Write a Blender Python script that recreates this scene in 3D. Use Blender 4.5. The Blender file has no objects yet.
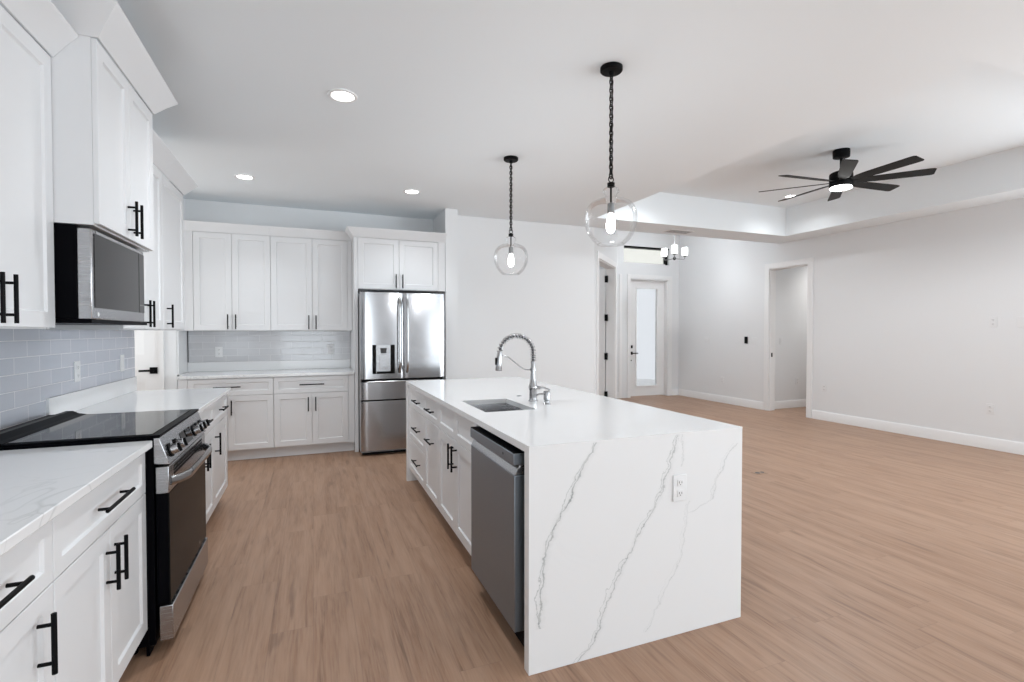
import bpy, bmesh, math, random
from mathutils import Vector, Matrix
random.seed(7)
S = bpy.context.scene
C = S.collection
PI = math.pi

# ------------------------------------------------------------------ camera, sky, lights, exposure
cam_d = bpy.data.cameras.new('camera')
cam = bpy.data.objects.new('camera', cam_d); C.objects.link(cam)
cam_d.sensor_width = 36.0; cam_d.sensor_fit = 'HORIZONTAL'
cam_d.lens = 498.78 / 1024 * 36
cam_d.clip_start = 0.05; cam_d.clip_end = 200
cam.location = (0, 0, 1.366)
cam.rotation_euler = (math.radians(90 - 1.077), 0, -0.3787)
S.camera = cam
S.view_settings.view_transform = 'Standard'; S.view_settings.look = 'None'
S.view_settings.gamma = 1; S.view_settings.use_curve_mapping = False
S.view_settings.exposure = 0.50
S.cycles.use_denoising = True
S.cycles.max_bounces = 14; S.cycles.diffuse_bounces = 8; S.cycles.glossy_bounces = 6
S.cycles.transparent_max_bounces = 16; S.cycles.transmission_bounces = 8
S.cycles.caustics_reflective = False; S.cycles.caustics_refractive = False
S.cycles.sample_clamp_indirect = 8

w = bpy.data.worlds.new('sky'); S.world = w; w.use_nodes = True
bg = w.node_tree.nodes['Background']
bg.inputs[0].default_value = (0.95, 0.975, 1.0, 1); bg.inputs[1].default_value = 0.85

def area_light(name, loc, rot, sx, sy, power, col=(1, 1, 1)):
    d = bpy.data.lights.new(name, 'AREA'); d.shape = 'RECTANGLE'; d.size = sx; d.size_y = sy
    d.energy = power; d.color = col
    o = bpy.data.objects.new(name, d); C.objects.link(o); o.location = loc; o.rotation_euler = rot
    return o
DAY = (0.83, 0.93, 1.0)
# daylight through the glass doors behind the camera, plus two added unseen fill lamps
UP = math.radians(48)       # upward tilt added to brighten the ceiling
area_light('daylight_sliding_door', (5.6, -7.08, 1.24), (PI/2 + UP, 0, 0), 2.6, 2.4, 46, DAY)
area_light('daylight_rear_door', (-.1, -7.08, 1.24), (PI/2 + math.radians(15), 0, 0), 2.0, 2.4, 75, DAY)
area_light('fill_passage', (-3.05, 5.35, 1.4), (PI/2 + math.radians(35), 0, -PI/2), 1.2, 1.7, 13, (1, .985, .96))  # lamp added in the unseen passage to lift the far left ceiling and back wall
area_light('fill_right_side', (7.38, -2.4, 1.24), (PI/2 + UP, 0, PI/2), 7.6, 2.4, 360, DAY)  # lamp added out of view on the right to even out the room

# ------------------------------------------------------------------ mesh helpers
class MB:
    def __init__(self, o=(0, 0, 0)):
        self.bm = bmesh.new(); self.o = Vector(o)
    def quad(self, pts):
        vs = [self.bm.verts.new(Vector(p) - self.o) for p in pts]
        try: self.bm.faces.new(vs)
        except ValueError: pass
    def hexa(self, p):
        """8 points: bottom ring 0-3, top ring 4-7"""
        v = [self.bm.verts.new(Vector(q) - self.o) for q in p]
        for f in ((3, 2, 1, 0), (4, 5, 6, 7), (0, 1, 5, 4), (1, 2, 6, 5), (2, 3, 7, 6), (3, 0, 4, 7)):
            self.bm.faces.new([v[i] for i in f])
        return self
    def box(self, x0, x1, y0, y1, z0, z1):
        x0, x1 = min(x0, x1), max(x0, x1); y0, y1 = min(y0, y1), max(y0, y1)
        return self.hexa([(x0, y0, z0), (x1, y0, z0), (x1, y1, z0), (x0, y1, z0),
                          (x0, y0, z1), (x1, y0, z1), (x1, y1, z1), (x0, y1, z1)])
    def prism(self, prof, axis, a, b):
        """extrude polygon along axis; prof gives the two other coords in order"""
        def mk(p, t):
            q = {'x': (t, p[0], p[1]), 'y': (p[0], t, p[1]), 'z': (p[0], p[1], t)}[axis]
            return self.bm.verts.new(Vector(q) - self.o)
        A = [mk(p, a) for p in prof]; B = [mk(p, b) for p in prof]; n = len(prof)
        self.bm.faces.new(A); self.bm.faces.new(B[::-1])
        for i in range(n): self.bm.faces.new([A[i], B[i], B[(i+1) % n], A[(i+1) % n]])
        return self
    def loft(self, rings, cap=True, closed=True):
        R = [[self.bm.verts.new(Vector(p) - self.o) for p in r] for r in rings]
        n = len(R[0])
        for a, b in zip(R, R[1:]):
            for i in range(n if closed else n - 1):
                self.bm.faces.new([a[i], a[(i+1) % n], b[(i+1) % n], b[i]])
        if cap:
            self.bm.faces.new(R[0][::-1]); self.bm.faces.new(R[-1])
        return self
    def cyl(self, p0, p1, r, r1=None, seg=16, cap=True):
        p0, p1 = Vector(p0), Vector(p1); r1 = r if r1 is None else r1
        d = (p1 - p0).normalized(); u = d.orthogonal().normalized(); v = d.cross(u)
        rg = lambda c, rr: [c + rr * (math.cos(2*PI*i/seg) * u + math.sin(2*PI*i/seg) * v) for i in range(seg)]
        return self.loft([rg(p0, r), rg(p1, r1)], cap)
    def lathe(self, prof, c, seg=32, cap=True):
        c = Vector(c)
        rings = [[c + Vector((r * math.cos(2*PI*i/seg), r * math.sin(2*PI*i/seg), z)) for i in range(seg)] for r, z in prof]
        return self.loft(rings, cap)
    def tube(self, path, r, seg=8, cap=True, closed=False):
        P = [Vector(p) for p in path]; n = len(P)
        rad = r if isinstance(r, (list, tuple)) else [r] * n
        t0 = (P[1] - P[0]).normalized(); u = t0.orthogonal().normalized(); rings = []
        for i in range(n):
            if closed: t = (P[(i+1) % n] - P[i-1]).normalized()
            else: t = (P[min(i+1, n-1)] - P[max(i-1, 0)]).normalized()
            u = (u - t * u.dot(t)).normalized(); v = t.cross(u)
            rings.append([P[i] + rad[i] * (math.cos(2*PI*k/seg) * u + math.sin(2*PI*k/seg) * v) for k in range(seg)])
        if closed: rings.append(rings[0]); cap = False
        return self.loft(rings, cap)
    def sphere(self, c, r, sz=1.0, seg=20, rings=12):
        prof = [(max(1e-4, r * math.sin(PI * k / rings)), -r * sz * math.cos(PI * k / rings)) for k in range(rings + 1)]
        return self.lathe(prof, c, seg)
    def build(self, name, mat, parent=None, bevel=0.0, seg=2, smooth=35, weld=True):
        bm = self.bm
        if weld: bmesh.ops.remove_doubles(bm, verts=bm.verts, dist=1e-6)
        bmesh.ops.recalc_face_normals(bm, faces=bm.faces)
        bm.normal_update()
        for f in bm.faces: f.smooth = True
        a = math.radians(smooth)
        for e in bm.edges:
            e.smooth = len(e.link_faces) == 2 and e.calc_face_angle(3.2) < a
        me = bpy.data.meshes.new(name); bm.to_mesh(me); bm.free()
        me.materials.append(mat)
        o = bpy.data.objects.new(name, me); C.objects.link(o)
        if parent: o.parent = parent
        if bevel:
            m = o.modifiers.new('bevel', 'BEVEL'); m.width = bevel; m.segments = seg
            m.limit_method = 'ANGLE'; m.angle_limit = math.radians(50)
        return o

def tag(o, label, cat, group=None, kind=None):
    if label: o['label'] = label
    if cat: o['category'] = cat
    if group: o['group'] = group
    if kind: o['kind'] = kind
    return o
def thing(name, label, cat, loc=(0, 0, 0), rz=0.0, group=None):
    o = bpy.data.objects.new(name, None); C.objects.link(o)
    o.empty_display_size = 0.05
    o.location = loc; o.rotation_euler = (0, 0, rz)
    return tag(o, label, cat, group)
def copy_tree(o, parent=None):
    c = o.copy(); C.objects.link(c)
    if parent: c.parent = parent
    for ch in list(o.children): copy_tree(ch, c)
    return c
def struct(o, label=None, cat=None):
    return tag(o, label, cat, kind='structure')

# ------------------------------------------------------------------ materials
class NT:
    def __init__(s, name):
        s.m = bpy.data.materials.new(name); s.m.use_nodes = True
        s.t = s.m.node_tree; s.n = s.t.nodes; s.b = s.n['Principled BSDF']
    def new(s, typ, **kw):
        x = s.n.new(typ)
        for k, v in kw.items(): setattr(x, k, v)
        return x
    def link(s, a, b): s.t.links.new(a, b)
    def val(s, sock, v):
        if hasattr(v, 'is_output'): s.link(v, sock)
        else: sock.default_value = v
    def math(s, op, a, b=None, c=None, clamp=False):
        x = s.new('ShaderNodeMath', operation=op); x.use_clamp = clamp
        s.val(x.inputs[0], a)
        if b is not None: s.val(x.inputs[1], b)
        if c is not None: s.val(x.inputs[2], c)
        return x.outputs[0]
    def pos(s):
        g = s.new('ShaderNodeNewGeometry'); x = s.new('ShaderNodeSeparateXYZ'); s.link(g.outputs['Position'], x.inputs[0])
        return g.outputs['Position'], x.outputs
    def noise(s, vec, scale, detail=3, rough=.5, dist=0):
        x = s.new('ShaderNodeTexNoise'); s.link(vec, x.inputs['Vector'])
        x.inputs['Scale'].default_value = scale; x.inputs['Detail'].default_value = detail
        x.inputs['Roughness'].default_value = rough; x.inputs['Distortion'].default_value = dist
        return x
    def mix(s, f, a, b):
        x = s.new('ShaderNodeMix', data_type='RGBA')
        s.val(x.inputs[0], f); s.val(x.inputs[6], a); s.val(x.inputs[7], b)
        return x.outputs[2]
    def ramp(s, f, stops):
        x = s.new('ShaderNodeValToRGB'); e = x.color_ramp.elements
        e[0].position, e[0].color = stops[0]; e[1].position, e[1].color = stops[-1]
        for p, c in stops[1:-1]:
            k = e.new(p); k.color = c
        s.link(f, x.inputs[0]); return x.outputs[0]
    def comb(s, a, b, c):
        x = s.new('ShaderNodeCombineXYZ'); s.val(x.inputs[0], a); s.val(x.inputs[1], b); s.val(x.inputs[2], c); return x.outputs[0]
    def bump(s, h, strength, dist=.01):
        x = s.new('ShaderNodeBump'); x.inputs['Strength'].default_value = strength; x.inputs['Distance'].default_value = dist
        s.link(h, x.inputs['Height']); s.link(x.outputs[0], s.b.inputs['Normal'])
def plain(name, col, rough=.5, metal=0., spec=.5, bump=0, bscale=200, coat=0):
    t = NT(name); b = t.b
    b.inputs['Base Color'].default_value = (*col, 1); b.inputs['Roughness'].default_value = rough
    b.inputs['Metallic'].default_value = metal; b.inputs['Specular IOR Level'].default_value = spec
    b.inputs['Coat Weight'].default_value = coat
    p, _ = t.pos()
    n = t.noise(p, bscale, 2)
    if bump: t.bump(n.outputs['Fac'], bump, .002)
    else:   # a trace of sheen variation
        r = t.math('MULTIPLY_ADD', n.outputs['Fac'], .04, rough - .02); t.link(r, b.inputs['Roughness'])
    return t.m
def emis(name, col, s, base=(.9, .9, .9)):
    t = NT(name); t.b.inputs['Base Color'].default_value = (*base, 1)
    t.b.inputs['Emission Color'].default_value = (*col, 1); t.b.inputs['Emission Strength'].default_value = s
    return t.m
def steel(name, col, rough, axis, amount=.08):
    t = NT(name); b = t.b; b.inputs['Metallic'].default_value = 1
    p, xyz = t.pos()
    k = {'x': (4, 400, 400), 'z': (400, 400, 4), 'y': (400, 4, 400)}[axis]
    v = t.comb(t.math('MULTIPLY', xyz[0], k[0]), t.math('MULTIPLY', xyz[1], k[1]), t.math('MULTIPLY', xyz[2], k[2]))
    n = t.noise(v, 1.0, 2)
    t.link(t.math('MULTIPLY_ADD', n.outputs['Fac'], amount, rough - amount/2), b.inputs['Roughness'])
    t.link(t.mix(n.outputs['Fac'], (col[0]*.98, col[1]*.98, col[2]*.98, 1), (*col, 1)), b.inputs['Base Color'])
    return t.m

WALL = plain('wall_paint', (.755, .765, .774), .7, spec=.25, bump=.05, bscale=300)
CEIL = plain('ceiling_paint', (.82, .858, .882), .8, spec=.15, bump=.08, bscale=180)
TRIM = plain('trim_paint', (.80, .80, .80), .4, spec=.35)
CAB = plain('cabinet_paint', (.71, .715, .725), .35, spec=.4)
CABIN = plain('cabinet_interior', (.45, .45, .45), .7)
BLACK = plain('matte_black_metal', (.003, .003, .0035), .5, spec=.10)
BLKPL = plain('black_enamel', (.002, .002, .003), .4, spec=.03)
BGLASS = plain('black_glass', (.005, .005, .005), .055, spec=.30)
def low_ior(m, v): m.node_tree.nodes['Principled BSDF'].inputs['IOR'].default_value = v
OVGLASS = plain('oven_glass', (.010, .0095, .009), .10, spec=.13)
MWGLASS = plain('microwave_glass', (.018, .018, .019), .12, spec=.42)
low_ior(OVGLASS, 1.18); low_ior(BGLASS, 1.30)
STEEL = steel('brushed_steel', (.43, .43, .44), .27, 'x', .03)
STEELV = steel('brushed_steel_vertical', (.42, .42, .43), .17, 'z', .06)
DSTEEL = steel('dark_steel', (.295, .33, .37), .45, 'z')
CHROME = plain('satin_nickel', (.42, .42, .425), .22, 1.0)
DGREY = plain('dark_grey_plastic', (.05, .05, .052), .5)
GREYP = plain('grey_plastic', (.30, .30, .31), .4)
WPLAST = plain('white_plastic', (.75, .755, .76), .35)
BRONZE = plain('aged_black_iron', (.006, .006, .0055), .5, spec=.15)
PEWTER = plain('pewter_socket', (.25, .25, .25), .4, .9)
FANB = plain('black_fan_blade', (.010, .0095, .009), .5, spec=.2)
FROST = emis('frosted_lit_shade', (1, .99, .97), 1.6)
BULB = emis('lit_bulb', (1, .98, .95), 25)
LED = emis('led_lens', (1, .99, .97), 6)
SLOT = plain('dark_slot', (.08, .08, .08), .6)
STUCCO = plain('porch_stucco', (.78, .76, .70), .85, bump=.3, bscale=60)
CONC = plain('concrete', (.80, .80, .79), .9, bump=.2, bscale=60)

def glass_mat():
    t = NT('clear_blown_glass'); t.n.remove(t.b)
    tr = t.new('ShaderNodeBsdfTransparent'); tr.inputs[0].default_value = (.997, .997, .998, 1)
    gl = t.new('ShaderNodeBsdfGlossy'); gl.inputs['Roughness'].default_value = .02
    lw = t.new('ShaderNodeLayerWeight'); lw.inputs[0].default_value = .16
    p, _ = t.pos(); n = t.noise(p, 26, 2)
    bp = t.new('ShaderNodeBump'); bp.inputs['Strength'].default_value = .25; bp.inputs['Distance'].default_value = .01
    t.link(n.outputs['Fac'], bp.inputs['Height']); t.link(bp.outputs[0], gl.inputs['Normal'])
    mx = t.new('ShaderNodeMixShader')
    t.link(t.math('MULTIPLY', lw.outputs['Fresnel'], .5, clamp=True), mx.inputs[0])
    t.link(tr.outputs[0], mx.inputs[1]); t.link(gl.outputs[0], mx.inputs[2])
    t.link(mx.outputs[0], t.n['Material Output'].inputs[0])
    return t.m
GLASS = glass_mat()
def pane_mat(name, col, rough, fac):
    t = NT(name); t.n.remove(t.b)
    tr = t.new('ShaderNodeBsdfTransparent'); tr.inputs[0].default_value = (*col, 1)
    gl = t.new('ShaderNodeBsdfGlossy'); gl.inputs['Roughness'].default_value = rough
    mx = t.new('ShaderNodeMixShader'); mx.inputs[0].default_value = fac
    t.link(tr.outputs[0], mx.inputs[1]); t.link(gl.outputs[0], mx.inputs[2])
    t.link(mx.outputs[0], t.n['Material Output'].inputs[0]); return t.m
PANE = pane_mat('window_pane', (.90, .895, .86), .03, .06)
OBSC = pane_mat('door_glass', (.84, .85, .865), .05, .06)

def wood_floor():
    t = NT('oak_plank_floor'); b = t.b
    p, xyz = t.pos(); X, Y = xyz[0], xyz[1]
    PW, PL = .182, 1.22
    fx = t.math('DIVIDE', t.math('ADD', X, 20.03), PW); row = t.math('FLOOR', fx)
    wn = t.new('ShaderNodeTexWhiteNoise', noise_dimensions='1D'); t.link(row, wn.inputs['W'])
    fy = t.math('DIVIDE', t.math('ADD', t.math('ADD', Y, 30), t.math('MULTIPLY', wn.outputs['Value'], PL)), PL)
    col = t.math('FLOOR', fy)
    w2 = t.new('ShaderNodeTexWhiteNoise', noise_dimensions='2D'); t.link(t.comb(row, col, 0), w2.inputs['Vector'])
    rid = w2.outputs['Value']
    # grain, stretched along the plank, shifted per plank
    off = t.math('MULTIPLY', rid, 37.0)
    g1 = t.noise(t.comb(t.math('ADD', t.math('MULTIPLY', X, 36), off), t.math('MULTIPLY_ADD', Y, 1.9, off), 0), 1.0, 6, .68, .9)
    g2 = t.noise(t.comb(t.math('ADD', t.math('MULTIPLY', X, 110), off), t.math('MULTIPLY_ADD', Y, 5, off), 0), 1.0, 3, .6)
    g3 = t.noise(t.comb(t.math('ADD', t.math('MULTIPLY', X, 13), off), t.math('MULTIPLY_ADD', Y, .9, off), 0), 1.0, 3, .6, .5)
    kn = t.noise(t.comb(t.math('ADD', t.math('MULTIPLY', X, 17), off), t.math('MULTIPLY_ADD', Y, 2.2, off), 3), 1.0, 2, .5, .3)
    base = t.ramp(rid, [(0, (.278, .157, .096, 1)), (.5, (.300, .173, .108, 1)), (1, (.326, .193, .123, 1))])
    dark = t.ramp(g1.outputs['Fac'], [(.30, (1, 1, 1, 1)), (.42, (.42, .42, .42, 1)), (.54, (0, 0, 0, 1))])
    c = t.mix(t.math('MULTIPLY', dark, .85), base, (.135, .069, .040, 1))
    c = t.mix(t.math('MULTIPLY', t.ramp(g2.outputs['Fac'], [(.38, (0, 0, 0, 1)), (.66, (1, 1, 1, 1))]), .42), c, (.43, .283, .195, 1))
    c = t.mix(t.math('MULTIPLY', t.ramp(g3.outputs['Fac'], [(.38, (0, 0, 0, 1)), (.62, (1, 1, 1, 1))]), .55), c, (.43, .278, .19, 1))
    c = t.mix(t.math('MULTIPLY', t.ramp(kn.outputs['Fac'], [(.62, (0, 0, 0, 1)), (.74, (1, 1, 1, 1))]), .5), c, (.15, .083, .054, 1))
    # joints
    ex = t.math('FRACT', fx); ex = t.math('MINIMUM', ex, t.math('SUBTRACT', 1.0, ex)); ex = t.math('MULTIPLY', ex, PW)
    ey = t.math('FRACT', fy); ey = t.math('MINIMUM', ey, t.math('SUBTRACT', 1.0, ey)); ey = t.math('MULTIPLY', ey, PL)
    e = t.math('MINIMUM', ex, ey)
    j = t.math('SUBTRACT', 1.0, t.math('DIVIDE', e, .0028, clamp=True))
    c = t.mix(t.math('MULTIPLY', j, .30), c, (.16, .10, .075, 1))
    t.link(c, b.inputs['Base Color'])
    t.link(t.math('MULTIPLY_ADD', g1.outputs['Fac'], .12, .36), b.inputs['Roughness'])
    b.inputs['Specular IOR Level'].default_value = .38
    h = t.math('SUBTRACT', t.math('MULTIPLY', g2.outputs['Fac'], .3), j)
    t.bump(h, .12, .002)
    return t.m
FLOOR = wood_floor()

def tile_mat(name, uaxis, u0, z0, c1, c2, grout):
    t = NT(name); b = t.b; p, xyz = t.pos()
    u = t.math('ADD', xyz['XYZ'.index(uaxis)], -u0 + 11.5); v = t.math('ADD', xyz[2], -z0 + .77)
    br = t.new('ShaderNodeTexBrick'); br.offset = .5; br.offset_frequency = 2; br.squash = 1
    t.link(t.comb(u, v, 0), br.inputs['Vector'])
    for k, x in (('Color1', (*c1, 1)), ('Color2', (*c2, 1)), ('Mortar', (*grout, 1))): br.inputs[k].default_value = x
    br.inputs['Scale'].default_value = 1; br.inputs['Mortar Size'].default_value = .0020; br.inputs['Mortar Smooth'].default_value = .2
    br.inputs['Brick Width'].default_value = .23; br.inputs['Row Height'].default_value = .077; br.inputs['Bias'].default_value = 0
    t.link(br.outputs['Color'], b.inputs['Base Color'])
    t.link(t.math('MULTIPLY_ADD', br.outputs['Fac'], .5, .12), b.inputs['Roughness'])
    n = t.noise(p, 9, 2)
    t.bump(t.math('SUBTRACT', t.math('MULTIPLY', n.outputs['Fac'], .35), br.outputs['Fac']), .35, .004)
    return t.m
TILE = tile_mat('grey_blue_subway_tile', 'Y', 2.84, 1.015, (.50, .525, .585), (.555, .575, .63), (.76, .76, .77))
TILEB = tile_mat('grey_subway_tile', 'X', .1, 1.015, (.53, .53, .545), (.56, .56, .575), (.66, .66, .665))

def quartz(name, veins=(), faint=.32):
    """white quartz with soft grey veins; veins = polylines (x, z) on the front slab"""
    t = NT(name); b = t.b; p, xyz = t.pos()
    nz = t.noise(p, 1.3, 4, .6, .9)
    d = t.math('ABSOLUTE', t.math('SUBTRACT', nz.outputs['Fac'], .5))
    line = t.math('SUBTRACT', 1.0, t.math('DIVIDE', d, .008, clamp=True))
    msk = t.noise(p, 1.1, 2, .5)
    mk = t.ramp(msk.outputs['Fac'], [(.50, (0, 0, 0, 1)), (.66, (1, 1, 1, 1))])
    amt = t.math('MULTIPLY', t.math('MULTIPLY', line, mk), faint)
    if veins:
        a = t.math('MULTIPLY', amt, 0.12)
        wob = t.noise(p, 20, 4, .65); wb = t.math('MULTIPLY', t.math('SUBTRACT', wob.outputs['Fac'], .5), .06)
        wob2 = t.noise(p, 7, 3); sp = t.math('MULTIPLY_ADD', wob2.outputs['Fac'], 2.0, -.45, clamp=True)
        front = t.math('LESS_THAN', xyz[1], 1.7915)
        for pts, width, strength in veins:
            pts = sorted(pts, key=lambda q: q[1]); z0, z1 = pts[0][1], pts[-1][1]
            xs = [q[0] for q in pts]; x0, x1 = min(xs), max(xs)
            f = t.math('DIVIDE', t.math('SUBTRACT', xyz[2], z0), z1 - z0, clamp=True)
            rp = t.new('ShaderNodeValToRGB'); e = rp.color_ramp.elements
            cv = lambda q: ((q[0]-x0)/(x1-x0),) * 3 + (1,)
            e[0].position, e[0].color = 0, cv(pts[0]); e[1].position, e[1].color = 1, cv(pts[-1])
            for q in pts[1:-1]:
                k = e.new((q[1]-z0)/(z1-z0)); k.color = cv(q)
            t.link(f, rp.inputs[0])
            sx = t.new('ShaderNodeSeparateColor'); t.link(rp.outputs[0], sx.inputs[0])
            xc = t.math('ADD', t.math('MULTIPLY_ADD', sx.outputs[0], x1-x0, x0), wb)
            dx = t.math('SUBTRACT', xyz[0], xc)
            inz = t.math('MULTIPLY', t.math('GREATER_THAN', xyz[2], z0), t.math('LESS_THAN', xyz[2], z1))
            l1 = t.math('SUBTRACT', 1.0, t.math('DIVIDE', t.math('ABSOLUTE', dx), width, clamp=True))
            # a thinner companion strand that splits off and rejoins
            dx2 = t.math('ADD', dx, t.math('MULTIPLY', t.math('SUBTRACT', wob2.outputs['Fac'], .42), .11))
            l2 = t.math('SUBTRACT', 1.0, t.math('DIVIDE', t.math('ABSOLUTE', dx2), width * .6, clamp=True))
            lo = t.math('SUBTRACT', 1.0, t.math('DIVIDE', t.math('ABSOLUTE', dx), width * 5, clamp=True))
            s_ = t.math('ADD', t.math('MULTIPLY', l1, sp), t.math('MULTIPLY', l2, .65))
            s_ = t.math('ADD', s_, t.math('MULTIPLY', lo, .16))
            s_ = t.math('MULTIPLY', t.math('MULTIPLY', s_, inz), t.math('MULTIPLY', front, strength))
            a = t.math('MAXIMUM', a, s_)
        amt = t.math('MINIMUM', a, 1.0)
    t.link(t.mix(amt, (.75, .755, .76, 1), (.30, .325, .32, 1)), b.inputs['Base Color'])
    b.inputs['Roughness'].default_value = .13; b.inputs['Specular IOR Level'].default_value = .45
    return t.m
VA = [(1.088, .905), (1.064, .857), (1.017, .793), (.98, .721), (.957, .669), (.919, .621), (.881, .533), (.859, .481), (.846, .405), (.837, .286), (.83, .178)]
VB = [(1.516, .906), (1.489, .825), (1.436, .696), (1.391, .6), (1.339, .534), (1.288, .47), (1.271, .443), (1.196, .312), (1.139, .212), (1.105, .118), (1.058, .045), (1.004, .002)]
VC = [(1.858, .839), (1.797, .783), (1.726, .664), (1.709, .591), (1.585, .545)]
VD = [(1.575, .60), (1.559, .514), (1.537, .369), (1.502, .287), (1.448, .221), (1.377, .102), (1.342, .051)]
VE = [(1.535, .906), (1.545, .84), (1.53, .76)]
QUARTZ = quartz('white_quartz')
QISL = quartz('white_quartz_island', [(VA, .0052, 1.0), (VB, .0044, .9), (VC, .003, .55), (VD, .0025, .42), (VE, .0025, .5)])

# ------------------------------------------------------------------ room shell
CZ = 2.845      # flat ceiling
TZ = 3.28       # raised tray
FZ = 3.42       # foyer ceiling
XL, XR = -1.28, 7.30
YB = 6.54       # kitchen back wall
YL = 6.18       # living room back wall
YE = 8.65       # entry wall
YR = -7.0       # wall behind the camera
TX0, TX1, TY0, TY1 = 3.42, 6.81, 1.61, 5.64

struct(MB().box(-3.2, 9.6, YR - .12, 8.9, -.1, 0).build('floor', FLOOR), 'wide oak look plank floor running through the whole open room', 'floor')
m = MB()
m.box(-3.2, TX0, YR - .12, 6.7, CZ, CZ + .12)
m.box(TX0, TX1, YR - .12, TY0, CZ, CZ + .12)
m.box(TX1, 9.6, YR - .12, YL, CZ, CZ + .12)
m.box(TX0, TX1, TY1, YL, CZ, CZ + .12)
m.box(7.42, 9.6, YL, 6.7, CZ, CZ + .12)
m.box(TX0 - .1, TX0, TY0 - .1, TY1 + .1, CZ + .12, TZ); m.box(TX1, TX1 + .1, TY0 - .1, TY1 + .1, CZ + .12, TZ)
m.box(TX0, TX1, TY0 - .1, TY0, CZ + .12, TZ); m.box(TX0, TX1, TY1, TY1 + .1, CZ + .12, TZ)
m.box(TX0 - .1, TX1 + .1, TY0 - .1, TY1 + .1, TZ, TZ + .1)
m.box(3.42, 7.42, YL - .12, YL, CZ + .12, FZ)
m.box(2.4, 7.42, YL, 8.9, FZ, FZ + .1)
struct(m.build('ceiling', CEIL, weld=False), 'flat white ceiling with a raised tray above the living area', 'ceiling')

struct(MB().box(XL - .12, XL, YR - .12, 4.62, 0, CZ).build('wall_left', WALL), 'white wall carrying the range and the left cabinets', 'wall')
m = MB().box(-1.45, 1.63, YB, YB + .12, 0, CZ)
m.box(1.48, 1.63, 5.88, YB, 0, CZ)
m.box(-1.45, -1.33, 6.13, YB, 0, CZ)
struct(m.build('wall_back', WALL, weld=False), 'white wall recess behind the back cabinets with a stub wall beside the refrigerator', 'wall')
# pantry wall with a door opening (beyond the end of the left run)
PD0, PD1, DH = -2.28, -1.47, 2.44
m = MB().box(-3.2, PD0, 6.13, 6.25, 0, CZ).box(PD1, -1.45, 6.13, 6.25, 0, CZ).box(PD0, PD1, 6.13, 6.25, DH, CZ)
m.box(-3.2, -3.08, 4.5, 4.74, 0, CZ).box(-3.2, -3.08, 5.96, 6.13, 0, CZ).box(-3.2, -3.08, 4.74, 5.96, 0, .55).box(-3.2, -3.08, 4.74, 5.96, 2.26, CZ).box(-3.08, -1.40, 4.5, 4.62, 0, CZ)  # unseen window opening, cut for the added passage lamp
struct(m.build('wall_pantry', WALL, weld=False), 'white wall around the pantry door beyond the left counter', 'wall')
struct(MB().box(1.63, 3.72, YL, YL + .12, 0, CZ).build('wall_living', WALL), 'plain white wall right of the refrigerator behind the pendants', 'wall')
# right wall with the hall opening
HY0, HY1 = 5.63, 6.35
m = MB().box(XR, XR + .12, 1.5, HY0, 0, CZ).box(XR, XR + .12, HY1, YL + .5, 0, CZ).box(XR, XR + .12, HY0, HY1, DH, CZ)
m.box(XR, XR + .12, YL + .5, 8.9, 0, FZ).box(XR, XR + .12, YL - .12, YL + .5, CZ, FZ)
m.box(XR, XR + .12, YR, -6.3, 0, CZ).box(XR, XR + .12, -6.3, 1.5, 2.44, CZ)  # unseen wide opening, cut for the added lamp on the right
struct(m.build('wall_right', WALL, weld=False), 'long white wall on the right with the hall opening', 'wall')
m = MB().box(7.42, 9.6, 6.45, 6.57, 0, CZ).box(7.42, 9.6, 5.33, 5.45, 0, CZ).box(9.48, 9.6, 5.45, 6.45, 0, CZ)
struct(m.build('wall_hall', WALL, weld=False), 'wall inside the side hall seen through the cased opening', 'wall')
m = MB().box(-1.28, -1.10, YR - .12, YR, 0, CZ).box(-1.10, .90, YR - .12, YR, 2.44, CZ)
m.box(.90, 4.25, YR - .12, YR, 0, CZ).box(4.25, 6.95, YR - .12, YR, 2.44, CZ).box(6.95, 7.42, YR - .12, YR, 0, CZ)
struct(m.build('wall_rear', WALL, weld=False), 'wall of glass doors and windows behind the camera', 'wall')
# sliding door and window frames in the openings behind the camera
m = MB()
for x in (4.28, 5.16, 6.04, 6.92): m.box(x - .03, x + .03, YR - .1, YR - .04, 0, 2.44)
m.box(4.25, 6.95, YR - .1, YR - .04, 2.38, 2.44).box(4.25, 6.95, YR - .1, YR - .04, 0, .06)
struct(m.build('door_4', TRIM, weld=False), 'white framed sliding glass door', 'door')
m = MB()
for x in (-1.07, -.1, .87): m.box(x - .03, x + .03, YR - .1, YR - .04, 0, 2.44)
m.box(-1.10, .90, YR - .1, YR - .04, 2.38, 2.44).box(-1.10, .90, YR - .1, YR - .04, 0, .06)
struct(m.build('door_5', TRIM, weld=False), 'white framed glass door behind the kitchen aisle', 'door')
# entry wall: front door opening, transom opening above it
ED0, ED1 = 6.06, 7.02
TRX0, TRX1, TRZ0, TRZ1 = 5.90, 7.04, 2.775, 3.13
m = MB().box(4.73, 5.90, YE, YE + .2, 0, FZ).box(5.90, ED0, YE, YE + .2, 0, TRZ0).box(ED1, 7.30, YE, YE + .2, 0, 2.46)
m.box(ED0, ED1, YE, YE + .2, 2.46, TRZ0).box(TRX0, TRX1, YE, YE + .2, TRZ1, FZ).box(TRX1, 7.30, YE, YE + .2, 2.46, FZ)
m.box(ED1 - .001, TRX1, YE, YE + .2, 2.46, TRZ0)
struct(m.build('wall_entry', WALL, weld=False), 'white foyer wall around the front door and transom', 'wall')
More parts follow.
